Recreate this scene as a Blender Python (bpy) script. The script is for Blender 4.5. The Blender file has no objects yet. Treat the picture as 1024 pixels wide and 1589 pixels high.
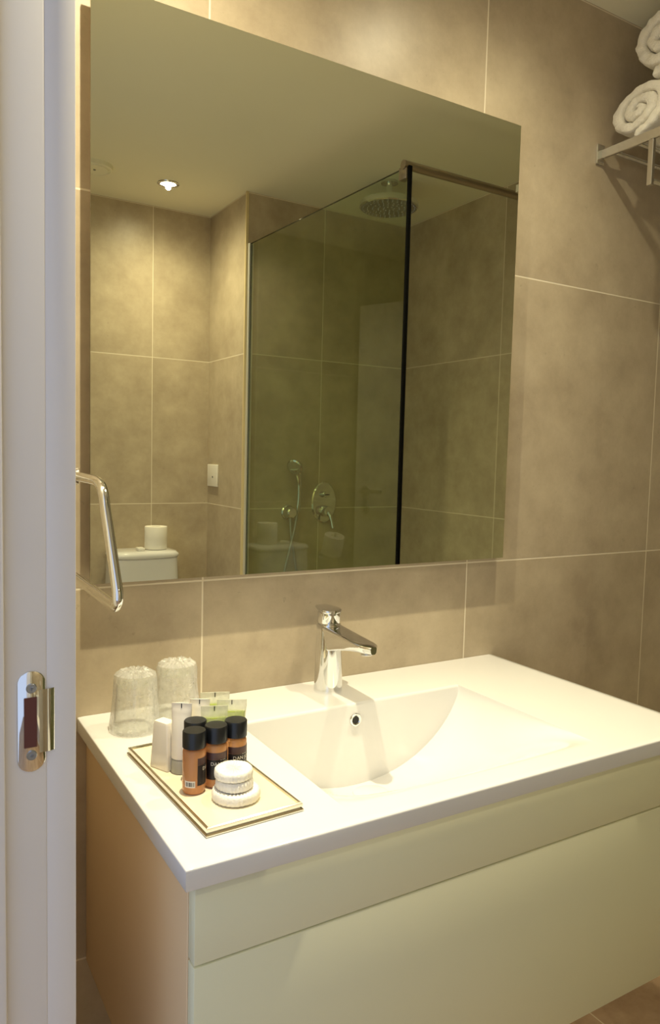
import bpy, bmesh, math, random
from mathutils import Vector, Matrix, noise
R = math.radians
S = bpy.context.scene
COL = S.collection
Z0 = 0.85                       # height of the washbasin top above the floor
# ------------------------------------------------------------------ camera, world, exposure
cam = bpy.data.cameras.new('camera'); co = bpy.data.objects.new('camera', cam); COL.objects.link(co)
yaw, pit, rol = R(30.9081), R(4.2833), R(1.428)
fw = Vector((math.sin(yaw)*math.cos(pit), math.cos(yaw)*math.cos(pit), -math.sin(pit)))
rt = Vector((math.cos(yaw), -math.sin(yaw), 0)); up = rt.cross(fw)
r2 = rt*math.cos(rol) + up*math.sin(rol); u2 = -rt*math.sin(rol) + up*math.cos(rol)
M4 = Matrix((r2, u2, -fw)).transposed().to_4x4(); M4.translation = (-0.4705, -1.2103, Z0+0.4295)
co.matrix_world = M4
cam.sensor_fit = 'HORIZONTAL'; cam.sensor_width = 36; cam.lens = 1155.77/1024*36
cam.clip_start = 0.01; cam.clip_end = 50
S.camera = co
S.view_settings.view_transform = 'Standard'; S.view_settings.look = 'None'
S.view_settings.exposure = 0.0; S.view_settings.gamma = 1; S.view_settings.use_curve_mapping = False
S.cycles.max_bounces = 14; S.cycles.diffuse_bounces = 7; S.cycles.glossy_bounces = 8
S.cycles.transmission_bounces = 10; S.cycles.transparent_max_bounces = 24
S.cycles.sample_clamp_indirect = 4.0; S.cycles.blur_glossy = 0.5

W = bpy.data.worlds.new('hallway_daylight'); S.world = W; W.use_nodes = True
W.node_tree.nodes['Background'].inputs[0].default_value = (0.66, 0.77, 1.0, 1)
W.node_tree.nodes['Background'].inputs[1].default_value = 1.0
WARM = (1.0, 0.895, 0.60)
LAMP_W = 90.0

# ------------------------------------------------------------------ material helpers
def new_mat(name):
    m = bpy.data.materials.new(name); m.use_nodes = True
    return m, m.node_tree.nodes, m.node_tree.links, m.node_tree.nodes['Principled BSDF']
def srgb(r, g, b):
    f = lambda c: (c/255/12.92) if c/255 <= 0.04045 else ((c/255+0.055)/1.055)**2.4
    return (f(r), f(g), f(b), 1)
def noise_node(N, L, scale, detail=3, rough=0.5, coord=None):
    n = N.new('ShaderNodeTexNoise'); n.inputs['Scale'].default_value = scale
    n.inputs['Detail'].default_value = detail; n.inputs['Roughness'].default_value = rough
    if coord is not None: L.new(coord, n.inputs['Vector'])
    return n
def mat(name, col, rough=0.5, metal=0.0, nscale=None, namt=0.08, bump=0.0, bscale=None, coat=0.0, trans=0.0, ior=1.5, spec=0.5):
    m, N, L, P = new_mat(name)
    P.inputs['Roughness'].default_value = rough; P.inputs['Metallic'].default_value = metal
    P.inputs['Coat Weight'].default_value = coat; P.inputs['Transmission Weight'].default_value = trans
    P.inputs['IOR'].default_value = ior; P.inputs['Specular IOR Level'].default_value = spec
    tc = N.new('ShaderNodeTexCoord')
    n = noise_node(N, L, nscale or 12, coord=tc.outputs['Object'])
    mx = N.new('ShaderNodeMix'); mx.data_type = 'RGBA'
    mx.inputs[6].default_value = tuple(c*(1-namt) for c in col[:3])+(1,)
    mx.inputs[7].default_value = tuple(min(1, c*(1+namt*0.5)) for c in col[:3])+(1,)
    L.new(n.outputs['Fac'], mx.inputs[0]); L.new(mx.outputs[2], P.inputs['Base Color'])
    if bump:
        b = N.new('ShaderNodeBump'); b.inputs['Strength'].default_value = bump; b.inputs['Distance'].default_value = 0.002
        n2 = noise_node(N, L, bscale or 200, 4, 0.6, tc.outputs['Object'])
        L.new(n2.outputs['Fac'], b.inputs['Height']); L.new(b.outputs['Normal'], P.inputs['Normal'])
    return m
def tile_mat(name, ax, u0, pu, v0, pv, ca, cb, grout, rough=0.38, vax='Z'):
    """large stone tiles with light grout, laid out in metres"""
    m, N, L, P = new_mat(name)
    g = N.new('ShaderNodeNewGeometry'); s = N.new('ShaderNodeSeparateXYZ'); L.new(g.outputs['Position'], s.inputs[0])
    def mth(op, a, b=None):
        n = N.new('ShaderNodeMath'); n.operation = op
        for i, v in enumerate((a, b)):
            if v is None: continue
            if isinstance(v, (int, float)): n.inputs[i].default_value = v
            else: L.new(v, n.inputs[i])
        return n.outputs[0]
    def line(out, o0, p):
        t = mth('DIVIDE', mth('SUBTRACT', out, o0), p)
        fr = mth('FRACT', mth('ADD', t, 0.5))
        d = mth('MULTIPLY', mth('ABSOLUTE', mth('SUBTRACT', fr, 0.5)), p)
        return d, mth('FLOOR', t)
    du, iu = line(s.outputs[ax], u0, pu); dv, iv = line(s.outputs[vax], v0, pv)
    d = mth('MINIMUM', du, dv)
    gm = N.new('ShaderNodeMapRange'); gm.inputs[1].default_value = 0.0011; gm.inputs[2].default_value = 0.0019
    gm.inputs[3].default_value = 1; gm.inputs[4].default_value = 0; L.new(d, gm.inputs[0])
    cmb = N.new('ShaderNodeCombineXYZ'); L.new(iu, cmb.inputs[0]); L.new(iv, cmb.inputs[1])
    wn = N.new('ShaderNodeTexWhiteNoise'); wn.noise_dimensions = '3D'; L.new(cmb.outputs[0], wn.inputs['Vector'])
    off = N.new('ShaderNodeVectorMath'); off.operation = 'MULTIPLY_ADD'
    L.new(wn.outputs['Color'], off.inputs[0]); off.inputs[1].default_value = (7, 7, 7); L.new(g.outputs['Position'], off.inputs[2])
    n1 = noise_node(N, L, 7.0, 8, 0.68, off.outputs[0]); n2 = noise_node(N, L, 55, 4, 0.7, off.outputs[0])
    cr = N.new('ShaderNodeValToRGB'); L.new(n1.outputs['Fac'], cr.inputs[0])
    cr.color_ramp.elements[0].position = 0.33; cr.color_ramp.elements[0].color = ca
    cr.color_ramp.elements[1].position = 0.68; cr.color_ramp.elements[1].color = cb
    sp = N.new('ShaderNodeMapRange'); sp.inputs[1].default_value = 0.66; sp.inputs[2].default_value = 0.74
    sp.inputs[3].default_value = 0; sp.inputs[4].default_value = 0.30; L.new(n2.outputs['Fac'], sp.inputs[0])
    mx = N.new('ShaderNodeMix'); mx.data_type = 'RGBA'; L.new(sp.outputs[0], mx.inputs[0])
    L.new(cr.outputs[0], mx.inputs[6]); mx.inputs[7].default_value = tuple(c*0.5 for c in ca[:3])+(1,)
    m2 = N.new('ShaderNodeMix'); m2.data_type = 'RGBA'; L.new(gm.outputs[0], m2.inputs[0])
    L.new(mx.outputs[2], m2.inputs[6]); m2.inputs[7].default_value = grout
    L.new(m2.outputs[2], P.inputs['Base Color'])
    rr = N.new('ShaderNodeMapRange'); rr.inputs[3].default_value = rough; rr.inputs[4].default_value = 0.9
    L.new(gm.outputs[0], rr.inputs[0]); L.new(rr.outputs[0], P.inputs['Roughness'])
    b = N.new('ShaderNodeBump'); b.inputs['Strength'].default_value = 0.35; b.inputs['Distance'].default_value = 0.001
    hh = mth('SUBTRACT', mth('MULTIPLY', n2.outputs['Fac'], 0.25), gm.outputs[0])
    L.new(hh, b.inputs['Height']); L.new(b.outputs['Normal'], P.inputs['Normal'])
    P.inputs['Specular IOR Level'].default_value = 0.4
    return m
def glass_mat(name, tint, haze=0.0, hazecol=(1, 1, 1, 1), ior=1.5, rough=0.0, bump=0.0, gain=1.0):
    """clear sheet: tinted see-through plus Fresnel reflection, white haze for film and frosting, and painting reflections into the tumblers"""
    m, N, L, P = new_mat(name); N.remove(P); out = N['Material Output']
    t = N.new('ShaderNodeBsdfTransparent'); t.inputs[0].default_value = tint
    gl = N.new('ShaderNodeBsdfGlossy'); gl.inputs['Roughness'].default_value = rough
    f = N.new('ShaderNodeFresnel'); f.inputs['IOR'].default_value = ior
    gn = N.new('ShaderNodeMath'); gn.operation = 'MULTIPLY'; gn.use_clamp = True; gn.inputs[1].default_value = gain
    geo = N.new('ShaderNodeNewGeometry'); fb = N.new('ShaderNodeMath'); fb.operation = 'SUBTRACT'; fb.inputs[0].default_value = 1.0
    L.new(geo.outputs['Backfacing'], fb.inputs[1]); fm = N.new('ShaderNodeMath'); fm.operation = 'MULTIPLY'
    L.new(f.outputs[0], fm.inputs[0]); L.new(fb.outputs[0], fm.inputs[1]); L.new(fm.outputs[0], gn.inputs[0])
    mx = N.new('ShaderNodeMixShader'); L.new(gn.outputs[0], mx.inputs[0]); L.new(t.outputs[0], mx.inputs[1]); L.new(gl.outputs[0], mx.inputs[2])
    last = mx
    tc = N.new('ShaderNodeTexCoord')
    if bump:
        b = N.new('ShaderNodeBump'); b.inputs['Strength'].default_value = bump; b.inputs['Distance'].default_value = 0.004
        n2 = noise_node(N, L, 90, 4, 0.6, tc.outputs['Object']); L.new(n2.outputs['Fac'], b.inputs['Height'])
        L.new(b.outputs['Normal'], gl.inputs['Normal']); L.new(b.outputs['Normal'], f.inputs['Normal'])
    if haze:
        d = N.new('ShaderNodeBsdfDiffuse'); d.inputs[0].default_value = hazecol
        tl = N.new('ShaderNodeBsdfTranslucent'); tl.inputs[0].default_value = hazecol
        a = N.new('ShaderNodeMixShader'); a.inputs[0].default_value = 0.5; L.new(d.outputs[0], a.inputs[1]); L.new(tl.outputs[0], a.inputs[2])
        h = N.new('ShaderNodeMixShader')
        nn = noise_node(N, L, 60, 3, 0.6, tc.outputs['Object'])
        mr = N.new('ShaderNodeMapRange'); mr.inputs[3].default_value = haze*0.5; mr.inputs[4].default_value = haze*1.5
        L.new(nn.outputs['Fac'], mr.inputs[0]); L.new(mr.outputs[0], h.inputs[0])
        L.new(mx.outputs[0], h.inputs[1]); L.new(a.outputs[0], h.inputs[2]); last = h
    L.new(last.outputs[0], out.inputs[0])
    return m
def emit_mat(name, col, st):
    m, N, L, P = new_mat(name); P.inputs['Base Color'].default_value = (0.8, 0.8, 0.8, 1)
    P.inputs['Emission Color'].default_value = col+(1,); P.inputs['Emission Strength'].default_value = st
    return m
CA, CB, GR = srgb(170, 155, 132), srgb(196, 182, 157), srgb(228, 218, 196)
M = {}
M['tile_back'] = tile_mat('stone_tile_back_wall', 'X', 0.0, 0.6, Z0+0.2085, 0.62, CA, CB, GR)
M['tile_rear'] = tile_mat('stone_tile_rear_wall', 'X', 0.509, 0.606, Z0+0.2085, 0.62, CA, CB, GR)
M['tile_side'] = tile_mat('stone_tile_side_wall', 'Y', -0.978, 0.6, Z0+0.2085, 0.62, CA, CB, GR)
M['tile_floor'] = tile_mat('stone_tile_floor', 'X', 0.92, 0.6, -0.55, 0.6, srgb(140, 112, 86), srgb(172, 146, 118), srgb(196, 180, 154), 0.4, 'Y')
M['paint'] = mat('white_ceiling_paint', srgb(238, 235, 212), 0.85, nscale=3, namt=0.03, bump=0.05, bscale=120)
M['frame'] = mat('white_frame_lacquer', srgb(226, 222, 220), 0.42, nscale=6, namt=0.03)
M['ceramic'] = mat('white_glazed_ceramic', srgb(224, 223, 222), 0.12, nscale=3, namt=0.01, coat=0.3)
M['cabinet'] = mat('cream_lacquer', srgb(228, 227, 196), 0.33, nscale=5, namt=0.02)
M['dark'] = mat('painted_gap_shade', srgb(40, 34, 28), 0.8)
M['chrome'] = mat('polished_chrome', (0.78, 0.79, 0.80, 1), 0.06, 1.0, namt=0.01)
M['satin'] = mat('satin_steel', (0.55, 0.53, 0.50, 1), 0.3, 1.0, namt=0.05)
M['channel'] = mat('pale_anodised_channel', (0.75, 0.75, 0.72, 1), 0.45, 0.6, namt=0.02)
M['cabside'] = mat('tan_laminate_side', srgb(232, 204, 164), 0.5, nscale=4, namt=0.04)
M['bronze'] = mat('brushed_nickel_bar', (0.42, 0.36, 0.29, 1), 0.35, 1.0, namt=0.05)
M['hole'] = mat('dark_hole', (0.012, 0.011, 0.01, 1), 0.6)
M['black'] = mat('black_seal', (0.004, 0.004, 0.004, 1), 0.9, spec=0.05)
M['mdf'] = mat('grey_backing_board', srgb(120, 104, 92), 0.7)
M['towel'] = mat('white_terry_towel', srgb(238, 234, 222), 0.95, nscale=40, namt=0.08, bump=1.0, bscale=420, spec=0.1)
M['paper'] = mat('white_tissue_paper', srgb(244, 240, 230), 0.95, nscale=30, namt=0.03, bump=0.3, bscale=300, spec=0.1)
M['soapwrap'] = mat('white_pleated_wrap', srgb(238, 234, 224), 0.45, nscale=50, namt=0.08, bump=0.8, bscale=170)
M['capblack'] = mat('black_plastic_cap', (0.006, 0.007, 0.009, 1), 0.33, namt=0.1)
M['tubewhite'] = mat('white_plastic_tube', srgb(236, 230, 218), 0.35, nscale=30, namt=0.03)
M['capgrey'] = mat('grey_tube_cap', srgb(160, 158, 148), 0.45)
M['print'] = mat('grey_print', srgb(110, 110, 104), 0.6)
M['printdark'] = mat('dark_print', srgb(40, 38, 34), 0.6)
M['sticker'] = mat('white_sticker', srgb(225, 220, 210), 0.6)
M['label'] = mat('dark_purple_label', srgb(30, 20, 24), 0.4, nscale=60, namt=0.2)
M['labeltop'] = mat('plum_label_band', srgb(76, 48, 46), 0.4, nscale=80, namt=0.3)
M['white_ink'] = mat('white_ink', srgb(235, 228, 215), 0.5)
M['switch'] = mat('white_plastic_plate', srgb(236, 232, 222), 0.4, namt=0.02)
M['trim'] = mat('cream_tile_trim', srgb(214, 196, 150), 0.4, namt=0.03)
M['lens'] = emit_mat('lamp_lens', (1.0, 0.9, 0.68), 40.0)
M['brown'] = mat('brown_latch_pocket', srgb(96, 52, 44), 0.7)
M['screw'] = mat('steel_screw', (0.42, 0.46, 0.54, 1), 0.28, 1.0)
M['mirror'] = mat('silvered_mirror', (0.82, 0.83, 0.70, 1), 0.0, 1.0, namt=0.0)
M['mirroredge'] = mat('polished_mirror_edge', (0.55, 0.56, 0.48, 1), 0.1, 0.8, namt=0.0)
M['screen'] = glass_mat('tinted_screen_glass', (0.86, 0.92, 0.80, 1), gain=1.5)
M['screenedge'] = mat('dark_green_glass_edge', (0.010, 0.014, 0.010, 1), 0.2)
M['tumbler'] = glass_mat('clear_tumbler_glass', (0.985, 0.99, 0.98, 1), haze=0.04, gain=3.0)  # white haze paints reflected light into the clear glass
M['tumbase'] = glass_mat('thick_glass_base', (0.93, 0.95, 0.90, 1), haze=0.10, gain=4.0, bump=0.8)  # haze put in to brighten the base as reflections would
M['film'] = glass_mat('crinkled_clear_film', (0.97, 0.97, 0.96, 1), haze=0.26, hazecol=(1.0, 1.0, 0.98, 1), rough=0.08, bump=1.0, gain=3.5)
M['tubeclear'] = glass_mat('frosted_tube_plastic', (0.95, 0.96, 0.92, 1), haze=0.5, hazecol=(0.92, 0.92, 0.84, 1), rough=0.25)
M['gel'] = mat('lime_green_gel', srgb(196, 214, 60), 0.2, namt=0.05, trans=0.15)
M['amber'] = mat('amber_shower_gel', srgb(242, 180, 124), 0.12, nscale=30, namt=0.1, trans=0.55, ior=1.35)
M['traybed'] = mat('cream_tray_glass', srgb(232, 222, 196), 0.12, namt=0.02, coat=0.3)
M['trayrim'] = mat('polished_gilt_rim', (0.80, 0.76, 0.66, 1), 0.12, 1.0)
M['doormat'] = mat('white_door_lacquer', srgb(224, 222, 220), 0.4, namt=0.02)

# ------------------------------------------------------------------ mesh helpers
def link(name, bm, m, parent=None, smooth=True, angle=35):
    me = bpy.data.meshes.new(name)
    bmesh.ops.recalc_face_normals(bm, faces=bm.faces[:])
    bm.to_mesh(me); bm.free()
    for x in (m if isinstance(m, (list, tuple)) else [m]): me.materials.append(x)
    o = bpy.data.objects.new(name, me); COL.objects.link(o)
    if parent: o.parent = parent
    if smooth:
        for p in me.polygons: p.use_smooth = True
        try: me.set_sharp_from_angle(angle=R(angle))
        except Exception: pass
    return o
def box(bm, x0, x1, y0, y1, z0, z1, bevel=0.0, seg=2, rot=None, mi=0):
    r = bmesh.ops.create_cube(bm, size=1)
    vs = r['verts']; c = Vector(((x0+x1)/2, (y0+y1)/2, (z0+z1)/2))
    for v in vs: v.co = Vector((v.co.x*(x1-x0), v.co.y*(y1-y0), v.co.z*(z1-z0)))
    fs = {f for v in vs for f in v.link_faces}
    if bevel:
        es = {e for v in vs for e in v.link_edges}
        q = bmesh.ops.bevel(bm, geom=list(es), offset=bevel, segments=seg, profile=0.5, affect='EDGES')
        vs = list({v for f in q['faces'] for v in f.verts} | {v for v in vs if v.is_valid}); fs = {f for v in vs for f in v.link_faces}
    for v in vs:
        p = v.co.copy()
        if rot is not None: p = rot @ p
        v.co = p + c
    for f in fs: f.material_index = mi
    return vs
def lathe(bm, prof, center=(0, 0, 0), seg=48, mat4=None, mi=0, close=True):
    """prof: list of (radius, height)"""
    c = Vector(center); rings = []
    for r, h in prof:
        if r <= 1e-6: vs = [bm.verts.new((0, 0, h))]
        else: vs = [bm.verts.new((r*math.cos(2*math.pi*i/seg), r*math.sin(2*math.pi*i/seg), h)) for i in range(seg)]
        rings.append(vs)
    for a, b in zip(rings, rings[1:]):
        if len(a) == 1 and len(b) == 1: continue
        for i in range(seg):
            j = (i+1) % seg
            if len(a) == 1: f = bm.faces.new((a[0], b[i], b[j]))
            elif len(b) == 1: f = bm.faces.new((a[i], a[j], b[0]))
            else: f = bm.faces.new((a[i], a[j], b[j], b[i]))
            f.material_index = mi
    for vs in rings:
        for v in vs: v.co = (mat4 @ v.co if mat4 is not None else v.co) + c
    return rings
def spline(pts, n=8):
    pts = [Vector(p) for p in pts]; out = []
    for i in range(len(pts)-1):
        p0 = pts[max(i-1, 0)]; p1 = pts[i]; p2 = pts[i+1]; p3 = pts[min(i+2, len(pts)-1)]
        for k in range(n):
            t = k/n
            out.append(0.5*((2*p1)+(-p0+p2)*t+(2*p0-5*p1+4*p2-p3)*t*t+(-p0+3*p1-3*p2+p3)*t**3))
    out.append(pts[-1]); return out
def tube(bm, pts, rad, seg=16, caps=True):
    pts = [Vector(p) for p in pts]; rings = []
    t0 = (pts[1]-pts[0]).normalized(); nrm = t0.orthogonal().normalized()
    for i, p in enumerate(pts):
        t = (pts[min(i+1, len(pts)-1)]-pts[max(i-1, 0)]).normalized()
        nrm = (nrm - t*nrm.dot(t)).normalized(); b = t.cross(nrm)
        r = rad[i] if isinstance(rad, (list, tuple)) else rad
        rings.append([bm.verts.new(p+nrm*math.cos(2*math.pi*k/seg)*r+b*math.sin(2*math.pi*k/seg)*r) for k in range(seg)])
    for a, b_ in zip(rings, rings[1:]):
        for i in range(seg):
            j = (i+1) % seg; bm.faces.new((a[i], a[j], b_[j], b_[i]))
    if caps: bm.faces.new(rings[0][::-1]); bm.faces.new(rings[-1])
def loft(bm, rings, cap0=True, cap1=True, mi=0, closed=True):
    vr = [[bm.verts.new(p) for p in r] for r in rings]; n = len(vr[0])
    for a, b in zip(vr, vr[1:]):
        for i in range(n if closed else n-1):
            j = (i+1) % n; bm.faces.new((a[i], a[j], b[j], b[i])).material_index = mi
    if cap0: bm.faces.new(vr[0][::-1]).material_index = mi
    if cap1: bm.faces.new(vr[-1]).material_index = mi
    return vr
def rrect(w, h, r, n=6):
    """rounded rectangle outline, centred"""
    out = []
    for cx, cy, a0 in ((w/2-r, h/2-r, 0), (-w/2+r, h/2-r, 90), (-w/2+r, -h/2+r, 180), (w/2-r, -h/2+r, 270)):
        for k in range(n+1):
            a = R(a0+90*k/n); out.append((cx+r*math.cos(a), cy+r*math.sin(a)))
    return out
def thing(name, label, cat, loc=(0, 0, 0), rz=0, group=None, kind=None):
    o = bpy.data.objects.new(name, None); COL.objects.link(o); o.location = loc; o.rotation_euler = (0, 0, rz)
    o.empty_display_size = 0.05
    if kind: o['kind'] = kind
    return tag(o, label, cat, group)
def tag(o, label, cat, group=None):
    o['label'] = label; o['category'] = cat
    if group: o['group'] = group
    return o
def struct(name, bm, m, label, cat, smooth=False):
    o = link(name, bm, m, None, smooth); o['kind'] = 'structure'; return tag(o, label, cat)
def simple(*a, **k):
    bm = bmesh.new(); box(bm, *a, **k); return bm

# ------------------------------------------------------------------ the room
XWL, XWR, YR, YS, XC, ZC = -0.333, 1.538, -1.979, -1.596, 0.7636, Z0+1.4514
YJ, YH = -0.43, -1.265             # the two sides of the doorway
struct('floor', simple(-1.6, XWR+0.1, YR-0.1, 0.1, -0.08, 0.0), M['tile_floor'], 'brown stone tile floor under the vanity unit', 'floor')
struct('ceiling', simple(XWL-0.13, XWR+0.1, YR-0.1, 0.1, ZC, ZC+0.08), M['paint'], 'white painted ceiling with recessed downlights', 'ceiling')
struct('wall_back', simple(XWL-0.13, XWR+0.1, 0.0, 0.1, 0, ZC), M['tile_back'], 'beige stone tiled wall behind the mirror and washbasin', 'wall')
struct('wall_right', simple(XWR, XWR+0.1, YR-0.1, 0.0, 0, ZC), M['tile_side'], 'beige stone tiled wall at the far side of the shower', 'wall')
struct('wall_rear', simple(XWL-0.13, XWR, YR-0.1, YR, 0, ZC), M['tile_rear'], 'beige stone tiled wall behind the toilet, seen in the mirror', 'wall')
bm = bmesh.new(); box(bm, XC, XWR, YR, YS, 0, ZC)
for f in bm.faces:
    f.material_index = 1 if abs(f.normal.x) > 0.5 else 0
struct('wall_shower', bm, [M['tile_rear'], M['tile_side']], 'projecting stone tiled wall carrying the shower fittings, seen in the mirror', 'wall')
bm = bmesh.new()
box(bm, XWL-0.122, XWL, YJ+0.03, 0.0, 0, ZC); box(bm, XWL-0.122, XWL, YR, YH-0.03, 0, ZC); box(bm, XWL-0.122, XWL, YH-0.03, YJ+0.03, 2.06, ZC)
struct('wall_left', bm, M['tile_side'], 'tiled wall around the doorway at the left', 'wall')
struct('trim_1', simple(XC-0.006, XC+0.004, YS-0.004, YS+0.004, 0, ZC), M['trim'], 'cream corner strip on the edge of the projecting shower wall', 'tile trim')
# door frame: lining, stop bead, bathroom-side casing
fr = thing('trim_2', 'white lacquered door frame at the left edge, with a chrome strike plate', 'door frame', (0, 0, 0), kind='structure')
bm = bmesh.new()
box(bm, XWL-0.125, XWL, YJ, YJ+0.03, 0, 2.03, 0.002); box(bm, XWL-0.125, XWL, YH-0.03, YH, 0, 2.03, 0.002); box(bm, XWL-0.125, XWL, YH, YJ, 2.03, 2.06, 0.002)
link('frame_lining', bm, M['frame'], fr)
bm = bmesh.new()
for y0, y1 in ((YJ-0.013, YJ), (YH, YH+0.013)): box(bm, XWL-0.095, XWL-0.041, y0, y1, 0, 2.03, 0.003)
link('door_stop', bm, M['frame'], fr)
bm = bmesh.new()
for y0, y1 in ((YJ+0.001, YJ+0.062), (YH-0.062, YH-0.001)): box(bm, XWL-0.0012, XWL+0.029, y0, y1, 0, 2.03, 0.0012, 2)
box(bm, XWL+0.0005, XWL+0.029, YH-0.064, YJ+0.064, 2.03, 2.095, 0.004, 3)
link('casing', bm, M['frame'], fr)
# strike plate on the lining (faces -y)
def strike():
    xl, xr = -0.3615, -0.3345; zt, zb = Z0+0.2075, Z0+0.1035; r = (xr-xl)/2; xc = (xl+xr)/2
    out = []
    for k in range(13):
        a = math.pi*k/12; out.append((xc+r*math.cos(a), zt-r+r*math.sin(a)))
    for k in range(13):
        a = math.pi+math.pi*k/12; out.append((xc+r*math.cos(a), zb+r+r*math.sin(a)))
    hole = [(xc+0.0045, 0), (xc-0.0055, 0)]
    bm = bmesh.new()
    loft(bm, [[(x, YJ-0.0001, z) for x, z in out], [(x, YJ-0.0012, z) for x, z in out], [(xc+(x-xc)*0.95, YJ-0.0018, (zt+zb)/2+(z-(zt+zb)/2)*0.988) for x, z in out]])
    zc = Z0+0.155
    # curved lip over the frame's corner
    prof = [(xr-0.006, -0.0018), (xr, -0.0019), (xr+0.004, -0.0016), (xr+0.008, 0.0002), (xr+0.0115, 0.003), (xr+0.013, 0.0065)]
    rings = []
    for x, y in prof: rings.append([(x, YJ+y, zc-0.0325), (x, YJ+y, zc+0.0325)])
    back = [[(x+0.0008, YJ+y+0.0016, zc-0.0325), (x+0.0008, YJ+y+0.0016, zc+0.0325)] for x, y in prof][::-1]
    rr = rings+back
    vs = [[bm.verts.new(p) for p in q] for q in rr]
    for a, b in zip(vs, vs[1:]+vs[:1]): bm.faces.new((a[0], a[1], b[1], b[0]))
    bm.faces.new([q[0] for q in vs]); bm.faces.new([q[1] for q in vs][::-1])
    p = link('strike_plate', bm, M['chrome'], fr, angle=50); p['label'] = 'chrome strike plate with curved lip'
    link('latch_pocket', simple(xc-0.0075, xc+0.0055, YJ-0.0022, YJ-0.0012, zc-0.026, zc+0.026, 0.0008, 1), M['brown'], p)
    for zz in (zt-0.0175, zb+0.0175):
        bm = bmesh.new(); m4 = Matrix.Rotation(R(90), 4, 'X')
        lathe(bm, [(0, 0.0001), (0.0015, 0.0001), (0.0018, 0.0008), (0.0045, 0.0008), (0.0052, 0.0)], (xc, YJ-0.0019, zz), 24, m4)
        for k in range(2): box(bm, xc-0.0022, xc+0.0022, YJ-0.0030, YJ-0.0020, zz-0.0004, zz+0.0004, rot=Matrix.Rotation(R(45+90*k), 3, 'Y'))
        link('screw', bm, M['screw'], p)
strike()
# the open door, standing against the left wall beyond the doorway (seen as a ghost in the shower screen)
dvec = Vector((0.3226, -0.9465, 0)); ang = math.atan2(dvec.y, dvec.x)
dr = thing('door_1', 'white bathroom door standing open towards the toilet corner', 'door', (XWL+0.012, YH-0.008, 0), ang, kind='structure')
link('door_leaf', simple(0, 0.72, 0.0, 0.04, 0.008, 2.025, 0.002), M['doormat'], dr)
bm = bmesh.new(); m4 = Matrix.Rotation(R(-90), 4, 'X')
lathe(bm, [(0, 0), (0.026, 0), (0.026, 0.007), (0.024, 0.009), (0, 0.009)], (0.655, 0.04, Z0+0.262), 32, m4)
tube(bm, spline([(0.655, 0.045, Z0+0.262), (0.655, 0.082, Z0+0.262), (0.645, 0.092, Z0+0.262), (0.60, 0.093, Z0+0.262), (0.535, 0.093, Z0+0.262)]), 0.0095)
link('door_handle', bm, M['satin'], dr)
bm = bmesh.new()
lathe(bm, [(0, 0), (0.026, 0), (0.026, 0.007), (0.024, 0.009), (0, 0.009)], (0.655, 0.04, Z0+0.172), 32, m4)
box(bm, 0.65, 0.66, 0.048, 0.066, Z0+0.156, Z0+0.188, 0.002)
link('thumb_turn', bm, M['satin'], dr)

# ------------------------------------------------------------------ downlights
def downlight(x, y, label, power, cone=176):
    t = thing('downlight', label, 'ceiling light', (x, y, ZC), group='recessed ceiling downlights')
    bm = bmesh.new(); lathe(bm, [(0.029, -0.001), (0.030, -0.004), (0.038, -0.005), (0.041, -0.003), (0.042, 0.0)], seg=40)
    link('ring', bm, M['chrome'], t)
    bm = bmesh.new(); lathe(bm, [(0, -0.0020), (0.020, -0.0022), (0.0295, -0.0012)], seg=32)
    link('lens', bm, M['lens'], t)
    ld = bpy.data.lights.new('downlight_lamp', 'SPOT'); ld.energy = power; ld.color = WARM
    ld.spot_size = R(cone); ld.spot_blend = 1.0; ld.shadow_soft_size = 0.0105
    ld.use_nodes = True; LN, LL = ld.node_tree.nodes, ld.node_tree.links        # reflector beam: bright core and weak wide spill
    g = LN.new('ShaderNodeNewGeometry'); sx = LN.new('ShaderNodeSeparateXYZ'); LL.new(g.outputs['Incoming'], sx.inputs[0])
    def mm(op, a, b):
        n = LN.new('ShaderNodeMath'); n.operation = op
        for i, v in enumerate((a, b)):
            if isinstance(v, (int, float)): n.inputs[i].default_value = v
            else: LL.new(v, n.inputs[i])
        return n.outputs[0]
    cz = mm('MULTIPLY', mm('ABSOLUTE', sx.outputs['Z'], 0), 1.0)
    LL.new(mm('ADD', mm('MULTIPLY', mm('POWER', cz, 1.7), 0.50), mm('MULTIPLY', mm('POWER', cz, 9.0), 0.42)), LN['Emission'].inputs['Strength'])
    lo = bpy.data.objects.new('downlight_lamp', ld); COL.objects.link(lo); lo.parent = t; lo.location = (0, 0, -0.013)
    return t
downlight(-0.10, -0.36, 'recessed downlight above the tumblers at the left of the washbasin', LAMP_W*1.3)
downlight(0.56, -0.36, 'recessed downlight above the right side of the washbasin', LAMP_W*0.62)
downlight(0.477, -1.695, 'glowing recessed downlight in front of the toilet, seen in the mirror', LAMP_W*0.66)
t = thing('ceiling_vent', 'round white ceiling vent beside the glowing downlight, seen in the mirror', 'vent', (0.195, -1.668, ZC))
bm = bmesh.new(); lathe(bm, [(0, -0.016), (0.046, -0.016), (0.050, -0.010), (0.053, -0.010), (0.056, -0.016), (0.062, -0.014), (0.064, 0)], seg=48); link('cover', bm, M['paint'], t)
bm = bmesh.new(); lathe(bm, [(0, -0.0190), (0.0045, -0.018), (0.005, -0.015)], seg=16); link('screw', bm, M['print'], t)

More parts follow.
